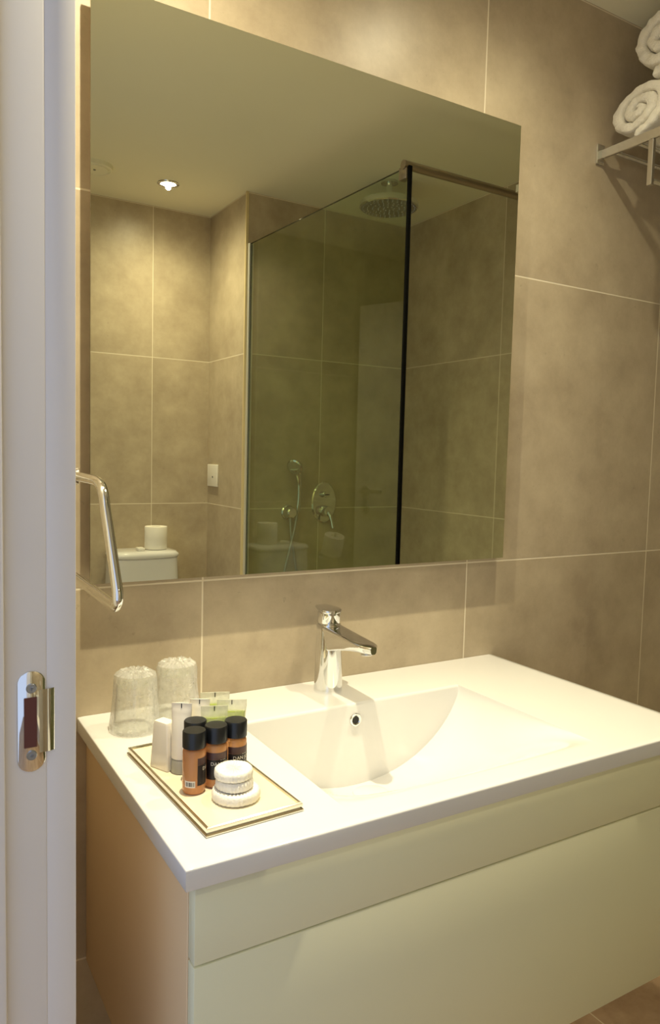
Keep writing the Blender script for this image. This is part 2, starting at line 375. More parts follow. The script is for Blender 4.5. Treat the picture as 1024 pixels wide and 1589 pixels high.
# ------------------------------------------------------------------ mirror
mt = thing('wall_mirror', 'large frameless rectangular mirror standing off the tiled wall', 'mirror', (0.238, 0, Z0+0.22))
bm = bmesh.new(); mx0, mx1, mz0, mz1 = -0.1975, 0.675, Z0+0.2195, Z0+1.122
box(bm, mx0-0.238, mx1-0.238, -0.030, -0.025, 0, mz1-mz0, mi=1)
for f in bm.faces:
    if f.normal.y < -0.5 or (f.calc_center_median().y < -0.0299): f.material_index = 0
link('mirror_glass', bm, [M['mirror'], M['mirroredge']], mt, smooth=False)
bm = bmesh.new(); box(bm, mx0-0.238+0.012, mx1-0.238-0.012, -0.0248, -0.0005, 0.012, mz1-mz0-0.012)
link('backing_board', bm, M['mdf'], mt, smooth=False)

# ------------------------------------------------------------------ vanity cabinet
XL, XR, YF = -0.211, 0.681, -0.506
cb = thing('vanity_cabinet', 'cream two-drawer vanity cabinet hung under the white washbasin', 'cabinet', (0.235, 0, Z0-0.415))
CX = 0.235
def cpart(name, bm, m=M['cabinet'], par=cb):
    for v in bm.verts: v.co.x -= CX; v.co.z -= Z0-0.415
    return link(name, bm, m, par)
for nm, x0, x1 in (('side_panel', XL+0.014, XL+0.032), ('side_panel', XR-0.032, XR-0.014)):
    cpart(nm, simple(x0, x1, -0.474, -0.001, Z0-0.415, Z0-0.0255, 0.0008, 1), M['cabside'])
cpart('bottom_panel', simple(XL+0.033, XR-0.033, -0.474, -0.001, Z0-0.414, Z0-0.398))
cpart('gap_shade_panel', simple(XL+0.033, XR-0.033, -0.474, -0.462, Z0-0.397, Z0-0.035), M['dark'])  # dark sheet behind the drawers, painting in the shade of their gaps
for z0, z1 in ((Z0-0.1175, Z0-0.0300), (Z0-0.415, Z0-0.1200)):
    cpart('drawer_front', simple(XL+0.0145, XR-0.0145, -0.494, -0.4755, z0, z1, 0.0012, 2))

# ------------------------------------------------------------------ washbasin
YB = -0.145
def depth(x, y):
    if y > YB: return 0.0
    u = abs(x-0.235)/0.228; v = (YB-y)/0.320
    if u >= 1 or v >= 1: return 0.0
    d = 0.147*(1-u**2.1)**0.62*(1-v**2.4)**1.5
    return d
def basin():
    bm = bmesh.new()
    xs = [XL+0.001+(0.006-XL-0.001)*i/24 for i in range(24)]+[0.235-0.229*math.cos(math.pi*i/140) for i in range(141)]+[0.464+(XR-0.001-0.464)*(i+1)/24 for i in range(24)]
    ys = [-0.0005, -0.03, -0.06, -0.09, -0.115, -0.130, -0.138, -0.141, -0.1432, -0.1446, YB]
    ys2 = [YB-0.0012]+[YB-0.004-(0.318)*(i/90)**1.15 for i in range(91)]+[-0.475, -0.485, -0.495, YF+0.004, YF+0.0012]
    g = []
    for y in ys+ys2:
        row = []
        for x in xs:
            if y > YB-1e-6:
                z = 0.0
                if y < -0.14:      # softly rounded brim above the upright back face
                    dd = min(depth(x, YB-0.0015), 0.005); t = (-0.14-y)/0.005; z = -dd*(1-math.sqrt(max(0, 1-t*t)))
            else:
                z = -depth(x, y)
            e = min(x-XL, XR-x, y-YF)       # rounded outer edge
            if e < 0.004: z -= 0.0012*(1-e/0.004)**2
            row.append(bm.verts.new((x-CX, y, z)))
        g.append(row)
    for a, b in zip(g, g[1:]):
        for i in range(len(a)-1): bm.faces.new((a[i], a[i+1], b[i+1], b[i]))
    # outer edge turned down to the underside, one loop round the slab
    loop = list(g[-1])+[r[-1] for r in g[::-1]][1:]+list(g[0])[::-1][1:]+[r[0] for r in g][1:-1]
    cx, cy = (XL+XR)/2-CX, YF/2; ex, ey = (XR-XL)/2-0.0015, -YF/2-0.0015
    prev = loop
    for off, dz in ((0.0008, -0.0016), (0.0010, -0.003), (0.0010, -0.0225), (0.0003, -0.0245), (-0.012, -0.0245)):
        cur = []
        for v in loop:
            dx = off*((v.co.x > cx+ex)-(v.co.x < cx-ex)); dy = off*(-(v.co.y < cy-ey)) if off > 0 else off*((v.co.y > cy+ey)*1-(v.co.y < cy-ey)*1)
            cur.append(bm.verts.new((v.co.x+dx, v.co.y+dy, dz)))
        n = len(loop)
        for i in range(n): bm.faces.new((prev[i], prev[(i+1) % n], cur[(i+1) % n], cur[i]))
        prev = cur
    # fill little corner gaps by merging
    pass
    return bm
wb = thing('washbasin', 'glossy white ceramic washbasin top with a half-round bowl', 'washbasin', (CX, 0, Z0))
link('basin_top', basin(), M['ceramic'], wb, angle=50)
bm = bmesh.new(); m4 = Matrix.Rotation(R(90), 4, 'X')
lathe(bm, [(0.0065, -0.004), (0.0068, 0.0012), (0.0085, 0.0026), (0.0108, 0.0022), (0.0122, 0.0002), (0.0122, -0.001)], (-0.006, YB-0.0012, -0.029), 40, m4)
ov = link('overflow_ring', bm, M['chrome'], wb); ov['label'] = 'chrome overflow ring'
bm = bmesh.new(); lathe(bm, [(0, 0.0), (0.0069, 0.0)], (-0.006, YB-0.0014, -0.029), 32, m4); link('overflow_hole', bm, M['hole'], ov)
bm = bmesh.new(); lathe(bm, [(0, 0.004), (0.022, 0.004), (0.030, 0.002), (0.032, -0.001)], (0, YB-0.045, -depth(CX, YB-0.045)+0.001), 40, Matrix.Rotation(R(-5), 4, 'X'))
dn = link('drain_cover', bm, M['ceramic'], wb); dn['label'] = 'drain cover coloured white to stand for the glare over it'  # drain takes the bowl's white, painting in the glare that hides it

# ------------------------------------------------------------------ faucet
FX, FY = 0.222, -0.062
fc = thing('basin_faucet', 'chrome single-lever faucet behind the bowl of the washbasin', 'faucet', (FX, FY, Z0))
bm = bmesh.new()
rings = []
for h, r, dy in ((0.0, 0.0258, 0), (0.002, 0.0262, 0), (0.006, 0.0260, 0), (0.04, 0.0250, 0.0005), (0.08, 0.0238, 0.001), (0.11, 0.0227, 0.0015), (0.122, 0.0222, 0.002), (0.1245, 0.0215, 0.002)):
    rings.append([(r*math.cos(2*math.pi*k/48), dy+r*math.sin(2*math.pi*k/48), h) for k in range(48)])
loft(bm, rings)
link('body', bm, M['chrome'], fc, angle=40)
# wedge-shaped spout growing out of the body
bm = bmesh.new(); rings = []
for t in [i/14 for i in range(15)]:
    y = 0.012-0.156*t; zt = 0.1245-0.010*t; th = 0.040*(1-t)**1.5+0.0125+0.002*(1-t); w = 0.0205-0.0035*t
    if t > 0.86: w *= math.sqrt(max(0.05, 1-((t-0.86)/0.15)**2))
    ring = []
    for x, z in rrect(2*w, th, min(0.0035, w*0.9, th*0.45), 5):
        zz = zt-th/2+z
        if z < 0: x *= 1-0.25*(-z/(th/2))          # underside narrower
        ring.append((x, y, zz))
    rings.append(ring)
loft(bm, rings); link('spout', bm, M['chrome'], fc, angle=32)
bm = bmesh.new(); lathe(bm, [(0, -0.003), (0.0085, -0.003), (0.0105, -0.001), (0.0105, 0.006)], (0, -0.124, 0.0985), 28, Matrix.Rotation(R(-8), 4, 'X')); link('aerator', bm, M['satin'], fc)
bm = bmesh.new(); lathe(bm, [(0.0196, 0.1245), (0.0196, 0.1275)], (0, 0.002, 0), 40)
lathe(bm, [(0.0, 0.1272), (0.0205, 0.1272), (0.0213, 0.1285), (0.0213, 0.146), (0.020, 0.1475), (0, 0.1475)], (0, 0.002, 0), 44)
hd = link('handle', bm, M['chrome'], fc, angle=40)
bm = bmesh.new(); rings = []
for i in range(13):                                    # flat lever over the cap, pointing back to the wall
    t = i/12; y = -0.020+0.054*t; w = 0.0215*math.sqrt(max(0.02, 1-(1-min(t/0.32, 1))**2)) if t < 0.32 else 0.0215-0.009*((t-0.32)/0.68)**1.5
    if t > 0.95: w *= 0.8
    zc = 0.1488+0.004*t; th = 0.006-0.003*t
    rings.append([(x, y, zc+z) for x, z in rrect(2*w, th, th*0.42, 4)])
loft(bm, rings); link('lever', bm, M['chrome'], hd, angle=40)

# ------------------------------------------------------------------ tumblers in film
def tumbler(x, y, label, seed, rtop=0.0285, rbot=0.0345, h=0.088):
    t = thing('drinking_tumbler', label, 'glass', (x, y, Z0), group='film-wrapped tumblers on the washbasin')
    bm = bmesh.new()
    lathe(bm, [(rbot-0.0018, 0.0012), (rbot, 0.0014), (rbot+0.0002, 0.003), (rtop+0.001, h-0.016), (rtop-0.0016, h-0.0165), (rbot-0.0024, 0.004), (rbot-0.0018, 0.0012)], seg=48)
    link('bowl', bm, M['tumbler'], t, angle=60)
    bm = bmesh.new(); lathe(bm, [(0, h-0.016), (rtop-0.003, h-0.016), (rtop+0.001, h-0.015), (rtop+0.0006, h-0.004), (rtop-0.0015, h-0.001), (rtop-0.006, h-0.0005), (rtop-0.010, h-0.0025), (0, h-0.0035)], seg=48)
    link('base', bm, M['tumbase'], t, angle=50)
    # crinkled film sleeve, gathered on top
    bm = bmesh.new(); rings = []; n = 160
    prof = [(rbot+0.0035, 0.0008), (rbot+0.0028, 0.01), (rbot+0.0012, 0.03), (rtop+0.0045, 0.055), (rtop+0.0030, h-0.008), (rtop+0.0012, h+0.0012), (rtop-0.004, h+0.0028), (rtop-0.008, h+0.003), (rtop-0.012, h+0.003), (rtop-0.016, h+0.003), (rtop-0.020, h+0.003), (rtop-0.024, h+0.003), (0.002, h+0.002)]
    for j, (r, z) in enumerate(prof):
        ring = []
        for k in range(n):
            a = 2*math.pi*k/n
            q = noise.noise(Vector((math.cos(a)*3+seed, math.sin(a)*3, z*38)))*0.0030+noise.noise(Vector((math.cos(a)*9, math.sin(a)*9+seed, z*90)))*0.0009
            zz = z+(noise.noise(Vector((math.cos(a)*r*260+seed, math.sin(a)*r*260, 4.1)))*0.0046+0.0018 if j >= 6 else 0)
            rr = max(r+(abs(q) if j < 6 else q), 0.001)
            ring.append((rr*math.cos(a), rr*math.sin(a), max(zz, 0.0006)))
        rings.append(ring)
    loft(bm, rings, cap0=False, cap1=True); link('plastic_wrap', bm, M['film'], t, angle=28)
    return t
tumbler(-0.1445, -0.094, 'upturned film-wrapped tumbler at the left corner of the washbasin', 1.3)
tumbler(-0.0700, -0.070, 'upturned film-wrapped tumbler standing closer to the faucet', 7.7)

# ------------------------------------------------------------------ amenity tray
TRX, TRY, TRA = -0.112, -0.317, R(2.7)
tr = thing('amenity_tray', 'rectangular cream glass tray with a thin polished rim on the washbasin', 'tray', (TRX, TRY, Z0), TRA)
tw, tl = 0.126, 0.270
link('tray_bed', simple(-tw/2+0.002, tw/2-0.002, -tl/2+0.002, tl/2-0.002, 0.0035, 0.0078, 0.0005, 1), M['traybed'], tr)
bm = bmesh.new()
def framebar(bm, w, l, sec):
    rings = []
    for sx, sy in ((1, 1), (-1, 1), (-1, -1), (1, -1)): rings.append([(sx*(w/2+a), sy*(l/2+a), z) for a, z in sec])
    vs = [[bm.verts.new(p) for p in r] for r in rings]
    for a, b in zip(vs, vs[1:]+vs[:1]):
        for i in range(len(sec)):
            j = (i+1) % len(sec); bm.faces.new((a[i], a[j], b[j], b[i]))
framebar(bm, tw, tl, [(-0.0045, 0.0080), (-0.0038, 0.0105), (-0.002, 0.0112), (-0.0003, 0.0102), (0.0, 0.0085), (0.0, 0.0060), (-0.0020, 0.0045), (-0.0045, 0.0062)])
framebar(bm, tw, tl, [(-0.0045, 0.0012), (-0.0042, 0.0036), (0.0003, 0.0036), (0.0010, 0.0022), (0.0006, 0.0004), (-0.0040, 0.0004)])
link('rim', bm, M['trayrim'], tr, angle=30)
ZT = Z0+0.0080

# ------------------------------------------------------------------ bottles
def text_mesh(s, size):
    cu = bpy.data.curves.new('t', 'FONT'); cu.body = s; cu.size = size; cu.align_x = 'CENTER'; cu.align_y = 'CENTER'; cu.resolution_u = 2
    o = bpy.data.objects.new('t', cu); COL.objects.link(o)
    dg = bpy.context.evaluated_depsgraph_get(); dg.update()
    me = bpy.data.meshes.new_from_object(o.evaluated_get(dg))
    bm = bmesh.new(); bm.from_mesh(me)
    bpy.data.objects.remove(o); bpy.data.curves.remove(cu); bpy.data.meshes.remove(me)
    return bm
BR = 0.0143
def arc(bm, r, a0, a1, z0, z1, n=20, mi=0, thick=0.0003):
    ins = []
    for k in range(n+1):
        a = R(a0+(a1-a0)*k/n); ins.append((a))
    rings = [[(rr*math.cos(a), rr*math.sin(a), z) for rr, z in ((r, z0), (r+thick, z0), (r+thick, z1), (r, z1))] for a in ins]
    loft(bm, rings, mi=mi)
def make_bottle():
    t = thing('shower_gel_bottle', 'x', 'bottle')
    bm = bmesh.new()
    lathe(bm, [(0, 0.0008), (BR-0.004, 0.0006), (BR-0.001, 0.001), (BR, 0.0035), (BR, 0.052), (BR-0.0008, 0.0545), (BR-0.004, 0.0565), (0.0, 0.0565)], seg=44)
    link('bottle_body', bm, M['amber'], t, angle=50)
    bm = bmesh.new(); lathe(bm, [(0, 0.0570), (BR-0.001, 0.0570), (BR+0.0003, 0.0578), (BR+0.0003, 0.0770), (BR-0.0006, 0.0782), (0, 0.0782)], seg=44)
    link('cap', bm, M['capblack'], t, angle=40)
    bm = bmesh.new()
    arc(bm, BR+0.0001, -135, 45, 0.012, 0.0375, mi=0); arc(bm, BR+0.0001, -135, 45, 0.0378, 0.0465, mi=1)
    lb = link('front_label', bm, [M['label'], M['labeltop']], t, angle=50)
    bm = bmesh.new()
    for s, size, zz in (('\u2022\u2022 \u2022\u2022\u2022\u2022', 0.003, 0.0370), ('DAN JOHN', 0.0062, 0.0322), ('\u2022\u2022\u2022\u2022\u2022\u2022', 0.0022, 0.0265)):
        tb = text_mesh(s, size)
        mp = {}
        for v in tb.verts:
            a = R(-45)+v.co.x/BR
            mp[v] = bm.verts.new(((BR+0.0006)*math.cos(a), (BR+0.0006)*math.sin(a), zz+v.co.y))
        for f in tb.faces:
            try: bm.faces.new([mp[v] for v in f.verts])
            except ValueError: pass
        tb.free()
    link('label_print', bm, M['white_ink'], lb, smooth=False)
    bm = bmesh.new(); arc(bm, BR+0.0001, 160, 214, 0.0100, 0.0182, mi=0)
    st = link('barcode_sticker', bm, M['sticker'], t, angle=50)
    bm = bmesh.new(); rnd = random.Random(3); a = 166.0
    while a < 207:
        w = rnd.choice([1.0, 1.6, 2.6]); arc(bm, BR+0.00045, a, a+w, 0.0115, 0.0168, 2, thick=0.0001); a += w+rnd.choice([1.2, 2.0, 3.0])
    link('bar_print', bm, M['printdark'], st, smooth=False)
    return t
def dup(root, loc, rz, label, group=None):
    r = root.copy(); COL.objects.link(r); r.location = loc; r.rotation_euler = (0, 0, rz); r['label'] = label
    if group: r['group'] = group
    for ch in list(root.children):
        c = ch.copy(); COL.objects.link(c); c.parent = r
        for g in list(ch.children):
            d = g.copy(); COL.objects.link(d); d.parent = c
    return r
b0 = make_bottle(); b0['group'] = 'amber shower gel bottles on the tray'
b0.location = (-0.1455, -0.3525, ZT); b0.rotation_euler = (0, 0, R(42)); b0['label'] = 'amber bottle with black cap in front on the tray, showing its barcode sticker'
dup(b0, (-0.1145, -0.3475, ZT), R(-30), 'amber bottle with black cap standing directly behind the white round soaps')
dup(b0, (-0.0850, -0.3420, ZT), R(-18), 'amber bottle with black cap nearest the bowl of the washbasin')
dup(b0, (-0.1320, -0.3200, ZT), R(10), 'amber bottle with black cap mostly hidden behind the one with the barcode')

# ------------------------------------------------------------------ wrapped soaps
def soap(z, r, h, label, seed, dx=0, dy=0):
    bm = bmesh.new(); n = 96; rings = []
    prof = [(0.0, 0.2), (0.5, 0.02), (0.86, 0.0), (0.97, 0.12), (1.0, 0.35), (1.0, 0.65), (0.97, 0.9), (0.90, 1.0), (0.80, 0.985), (0.55, 0.93), (0.25, 0.92), (0.06, 0.90)]
    for f, q in prof:
        ring = []
        for k in range(n):
            a = 2*math.pi*k/n
            pl = 0.026*math.sin(30*a+seed+f*2)*(1 if f > 0.15 else 0)
            rr = max(r*f*(1+pl*0.7)+noise.noise(Vector((math.cos(a)*2+seed, math.sin(a)*2, q*2)))*0.0006*f, 0.0002)
            ring.append((rr*math.cos(a), rr*math.sin(a), h*q+(pl*0.03 if 0.2 < f < 0.9 and q > 0.5 else 0)))
        rings.append(ring)
    loft(bm, rings)
    o = link('soap_bar', bm, M['soapwrap'], None, angle=60); o.location = (-0.1065+dx, -0.3945+dy, z)
    return tag(o, label, 'soap', 'wrapped round soaps stacked on the tray')
soap(ZT+0.0002, 0.0295, 0.0130, 'widest white pleat-wrapped round soap at the bottom of the stack', 0.3)
soap(ZT+0.0135, 0.0232, 0.0120, 'smaller white wrapped round soap in the middle of the stack', 2.1, -0.0012, 0.003)
soap(ZT+0.0258, 0.0236, 0.0118, 'small white wrapped round soap on top of the stack', 4.4, -0.0020, 0.004)

# ------------------------------------------------------------------ tubes standing on their caps
def tube_thing(x, y, rz, label, body, capm, cat_group, gel=False, h=0.094, w=0.017):
    t = thing('cosmetic_tube', label, 'tube', (x, y, ZT), rz, cat_group)
    def ring(z, a, b, n=32): return [(a*math.cos(2*math.pi*k/n), b*math.sin(2*math.pi*k/n), z) for k in range(n)]
    bm = bmesh.new()
    loft(bm, [ring(0.0002, 0.0125, 0.0125), ring(0.001, 0.0132, 0.0132), ring(0.018, 0.0128, 0.0128), ring(0.0195, 0.012, 0.012)])
    link('cap', bm, capm, t, angle=40)
    rings = []
    for k in range(13):
        q = k/12; z = 0.020+(h-0.008-0.020)*q
        rings.append(ring(z, 0.0128+(w-0.0128)*q**0.8, max(0.0128*(1-q**1.7), 0.0012)))
    rings += [ring(h-0.0075, w, 0.0009), ring(h, w*1.01, 0.0009)]
    bm = bmesh.new(); loft(bm, rings); link('tube_body', bm, body, t, angle=60)
    if gel:
        rr = []
        for k in range(11):
            q = k/10*0.86; z = 0.021+(h-0.008-0.020)*q
            rr.append(ring(z, (0.0128+(w-0.0128)*q**0.8)*0.95, max(0.0128*(1-q**1.7)*0.9, 0.001)))
        bm = bmesh.new(); loft(bm, rr); g = link('green_gel', bm, M['gel'], t, angle=60); g['label'] = 'lime green gel filling'
    link('crimp_mark', simple(-0.0006, 0.0006, -0.0014, 0.0014, h-0.0065, h-0.0005), M['printdark'], t, smooth=False)
    return t
G1 = 'small cosmetic tubes standing on the tray'
tube_thing(-0.1395, -0.2895, R(-35), 'opaque white tube on a grey cap, standing beside the small white carton', M['tubewhite'], M['capgrey'], G1, h=0.0925, w=0.0135)
tube_thing(-0.1130, -0.2850, R(-25), 'white tube right behind the hidden amber bottle', M['tubewhite'], M['capgrey'], G1, h=0.0925, w=0.0135)
tube_thing(-0.0845, -0.2690, R(-20), 'clear tube of lime gel at the very back of the tray', M['tubeclear'], M['capgrey'], G1, True, h=0.093, w=0.020)
tube_thing(-0.1035, -0.3140, R(-20), 'clear tube of lime gel directly behind the middle of the black caps', M['tubeclear'], M['capgrey'], G1, True, h=0.0905, w=0.0175)
tube_thing(-0.0735, -0.3020, R(-24), 'clear tube of lime gel nearest the bowl of the washbasin', M['tubeclear'], M['capgrey'], G1, True, h=0.091, w=0.020)
# small white carton
bx = thing('small_carton', 'small white paper carton standing at the left end of the tray', 'carton', (-0.1545, -0.2665, ZT), R(25))
bm = bmesh.new(); rings = []
for z, a, b in ((0.0003, 0.0105, 0.0165), (0.002, 0.0110, 0.0170), (0.03, 0.0100, 0.0150), (0.060, 0.0090, 0.0130), (0.0635, 0.0080, 0.0120)):
    rings.append([(x, y, z) for x, y in rrect(2*a, 2*b, 0.002, 3)])
loft(bm, rings); link('carton_body', bm, M['tubewhite'], bx, angle=40)
link('printed_mark', simple(0.0040, 0.0080, -0.0174, -0.0168, 0.0025, 0.0065), M['printdark'], bx, smooth=False)

# ------------------------------------------------------------------ towel ring on the left wall
tg = thing('towel_ring', 'rectangular chrome towel ring on the left wall, poking out beside the door frame', 'towel ring', (-0.25, -0.20, Z0+0.33))
pts = [(0, 0.05, 0.064), (0, 0.0, 0.064), (0, -0.075, 0.063), (0, -0.098, 0.061), (0, -0.113, 0.056), (0, -0.124, 0.045), (0, -0.131, 0.030), (0, -0.150, 0.0), (0, -0.178, -0.045), (0, -0.186, -0.059), (0, -0.186, -0.067), (0, -0.179, -0.073), (0, -0.168, -0.0755), (0, -0.09, -0.0745), (0, 0.0, -0.074), (0, 0.08, -0.073)]
pts2 = pts+[(0, 0.098, -0.070), (0, 0.106, -0.060), (0, 0.100, -0.045), (0, 0.075, 0.040), (0, 0.068, 0.058), (0, 0.05, 0.064)]
bm = bmesh.new(); tube(bm, spline(pts2, 5), 0.0062, 16, caps=False); link('ring_bar', bm, M['chrome'], tg, angle=60)
bm = bmesh.new(); lathe(bm, [(0.024, -0.0825), (0.024, -0.074), (0.021, -0.071), (0.010, -0.070), (0.010, -0.004), (0.012, 0.004), (0, 0.006)], (0, 0.035, 0.064), 32, Matrix.Rotation(R(90), 4, 'Y'))
link('wall_post', bm, M['chrome'], tg, angle=40)

# ------------------------------------------------------------------ towel rack with rolled towels
ZA = Z0+1.134
rk = thing('towel_rack', 'chrome wall-mounted towel rack at the upper right, holding rolled towels', 'towel rack', (1.22, 0, ZA))
for nm, x in (('side_arm', -0.27), ('side_arm', 0.28)):
    bm = bmesh.new(); box(bm, x-0.004, x+0.004, -0.32, -0.004, -0.012, 0.008, 0.001, 1); link(nm, bm, M['chrome'], rk)
    link('wall_plate', simple(x-0.012, x+0.012, -0.006, -0.0002, -0.022, 0.022, 0.001, 1), M['chrome'], rk)
    link('bracket', simple(x-0.005, x+0.005, -0.146, -0.134, -0.108, -0.0125, 0.001, 1), M['satin'], rk)
for y in (-0.03, -0.09, -0.15, -0.21, -0.27, -0.31):
    bm = bmesh.new(); tube(bm, [(-0.266, y, 0.0), (0.276, y, 0.0)], 0.006, 12); link('shelf_bar', bm, M['chrome'], rk)
bm = bmesh.new(); tube(bm, [(-0.265, -0.140, -0.098), (0.275, -0.140, -0.098)], 0.006, 14); link('lower_bar', bm, M['chrome'], rk)
def towel(x0, y, z, ry, rz, tilt, label, seed, turns=2.5, L=0.50, sag=0):
    n = 260; a_end = 2*math.pi*turns
    pitch = 1/(turns+0.35)
    outer = []; inner = []
    for k in range(n+1):
        a = a_end*k/n; f = 0.16+(1-0.16)*(k/n)
        wob = 1+0.075*noise.noise(Vector((math.cos(a)*1.3+seed, math.sin(a)*1.3, a*0.12)))
        band = (1-0.16)/turns
        ro = min(f, 1.0)*wob; ri = max(ro-band*0.985, 0.01)
        ph = a-a_end-math.pi*0.42+0.12*math.sin(seed*9)
        outer.append((math.cos(ph)*ro, math.sin(ph)*ro)); inner.append((math.cos(ph)*ri, math.sin(ph)*ri, ))
    ct, st = math.cos(tilt), math.sin(tilt)
    rings = []
    for x, sh in ((0.0, 0.55), (0.002, 0.74), (0.006, 0.90), (0.011, 0.98), (0.03, 1.0), (L*0.5, 1.0), (L-0.013, 0.97), (L-0.003, 0.7), (L, 0.4)):
        ring = []
        for (ox, oy), (ix, iy) in zip(outer, inner):
            mxx, myy = (ox+ix)/2, (oy+iy)/2
            px, py = mxx+(ox-mxx)*sh, myy+(oy-myy)*sh
            ring.append((px, py))
        for (ox, oy), (ix, iy) in list(zip(outer, inner))[::-1]:
            mxx, myy = (ox+ix)/2, (oy+iy)/2
            ring.append((mxx+(ix-mxx)*sh, myy+(iy-myy)*sh))
        rr = []
        for px, py in ring:
            a_, b_ = px*ry, py*rz
            nn = noise.noise_vector(Vector((a_*75+seed, b_*75, x*9)))*0.0042+noise.noise_vector(Vector((a_*260, b_*260+seed, x*300)))*0.0013
            a_ += nn.x*0.5; b_ += nn.y*0.5
            xo = x+(nn.z*0.9 if x < 0.012 else 0)
            rr.append((xo, a_*ct-b_*st, a_*st+b_*ct))
        rings.append(rr)
    bm = bmesh.new(); vr = loft(bm, rings, cap0=False, cap1=False)
    m_ = n+1
    for r_ in (vr[0], vr[-1]):
        for k in range(n): bm.faces.new((r_[k], r_[k+1], r_[2*m_-2-k], r_[2*m_-1-k]))
    o = link('rolled_towel', bm, M['towel'], None, angle=80); o.location = (x0, y, z)
    return tag(o, label, 'towel', 'rolled white towels on the rack')
zb = ZA+0.0085
towel(0.952, -0.092, zb+0.060, 0.086, 0.060, R(-14), 'rolled white towel lying directly on the rack beside the wall', 0.6, L=0.5)
towel(0.950, -0.142, zb+0.186, 0.080, 0.074, R(-10), 'rolled white towel on top, above the one lying on the rack', 2.4, L=0.5)
towel(0.956, -0.252, zb+0.060, 0.072, 0.058, R(8), 'rolled white towel at the outer end of the rack', 1.4, L=0.5)

# ------------------------------------------------------------------ seen in the mirror: toilet corner
to = thing('toilet', 'white close-coupled toilet against the rear wall, seen in the mirror', 'toilet', (0.442, YR, 0))
def sring(cx, cy, a, b, z, n=40, p=2.4):
    out = []
    for k in range(n):
        t = 2*math.pi*k/n; c, s = math.cos(t), math.sin(t)
        out.append((cx+a*abs(c)**(2/p)*(1 if c >= 0 else -1), cy+b*abs(s)**(2/p)*(1 if s >= 0 else -1), z))
    return out
bm = bmesh.new(); loft(bm, [sring(0, 0.093, 0.150, 0.088, 0.42, p=6), sring(0, 0.093, 0.145, 0.088, 0.60, p=6), sring(0, 0.092, 0.134, 0.086, 0.845, p=6)]); link('cistern', bm, M['ceramic'], to, angle=50)
bm = bmesh.new(); loft(bm, [sring(0, 0.095, 0.136, 0.089, 0.8465, p=5), sring(0, 0.095, 0.141, 0.092, 0.852, p=5), sring(0, 0.095, 0.140, 0.091, 0.862, p=5), sring(0, 0.095, 0.130, 0.084, 0.871, p=4.5), sring(0, 0.095, 0.10, 0.06, 0.8745, p=4)]); link('cistern_lid', bm, M['ceramic'], to, angle=50)
bm = bmesh.new(); loft(bm, [sring(0, 0.30, 0.105, 0.20, 0.0), sring(0, 0.30, 0.10, 0.19, 0.12), sring(0, 0.36, 0.15, 0.24, 0.30), sring(0, 0.38, 0.178, 0.27, 0.385), sring(0, 0.38, 0.18, 0.275, 0.40)]); box(bm, -0.12, 0.12, 0.004, 0.2, 0.02, 0.418, 0.02, 3); link('bowl', bm, M['ceramic'], to, angle=60)
bm = bmesh.new(); loft(bm, [sring(0, 0.40, 0.182, 0.235, 0.402), sring(0, 0.40, 0.186, 0.24, 0.415), sring(0, 0.40, 0.180, 0.235, 0.432), sring(0, 0.40, 0.14, 0.19, 0.440)]); link('seat_lid', bm, M['switch'], to, angle=60)
link('flush_button', simple(-0.034, -0.006, 0.115, 0.155, 0.8745, 0.888, 0.003), M['switch'], to)
def paper_roll(x, y, z, label, r=0.050, h=0.098):
    t = thing('toilet_paper_roll', label, 'toilet paper', (x, y, z), group=None)
    bm = bmesh.new(); lathe(bm, [(0.019, 0.0006), (r-0.001, 0.0006), (r, 0.002), (r, h-0.002), (r-0.001, h), (0.0195, h), (0.019, h-0.001), (0.019, 0.0006)], seg=48)
    link('paper', bm, M['paper'], t, angle=50)
    return t
paper_roll(0.497, YR+0.103, 0.8760, 'spare toilet paper roll standing on the cistern lid, seen in the mirror', r=0.046, h=0.094)
hr = thing('paper_holder', 'upright wall holder for toilet paper beside the cistern, a reflection in the shower glass', 'paper holder', (0.125, YR, Z0-0.06))
bm = bmesh.new(); tube(bm, spline([(0, 0.001, 0), (0, 0.06, 0), (0, 0.085, 0.004), (0, 0.092, 0.02), (0, 0.122, 0.118)]), 0.006); lathe(bm, [(0, 0.008), (0.02, 0.008), (0.022, 0.0005)], (0, 0, 0), 24, Matrix.Rotation(R(-90), 4, 'X'))
link('holder_rod', bm, M['chrome'], hr)
bm = bmesh.new(); lathe(bm, [(0, 0.0), (0.025, 0.0), (0.025, 0.003), (0, 0.003)], (0, 0.0865, 0.0115), 24, Matrix.Rotation(-R(17), 4, 'X')); link('rest', bm, M['chrome'], hr)
gr = paper_roll(0.125, YR+0.088, Z0-0.0440, 'toilet paper roll on the upright holder, a ghost reflection in the shower glass', h=0.095)
gr.rotation_euler = (-R(17), 0, 0)
sw = thing('wall_socket', 'white blank socket plate on the side of the shower wall, seen in the mirror', 'socket', (XC, -1.906, Z0+0.333))
link('plate', simple(-0.010, -0.0002, -0.054, 0.054, -0.048, 0.048, 0.003, 3), M['switch'], sw)
bm = bmesh.new(); lathe(bm, [(0, 0.0018), (0.0035, 0.0018), (0.0045, 0)], (-0.010, 0.01, -0.006), 16, Matrix.Rotation(R(-90), 4, 'Y')); link('cable_outlet', bm, M['print'], sw)

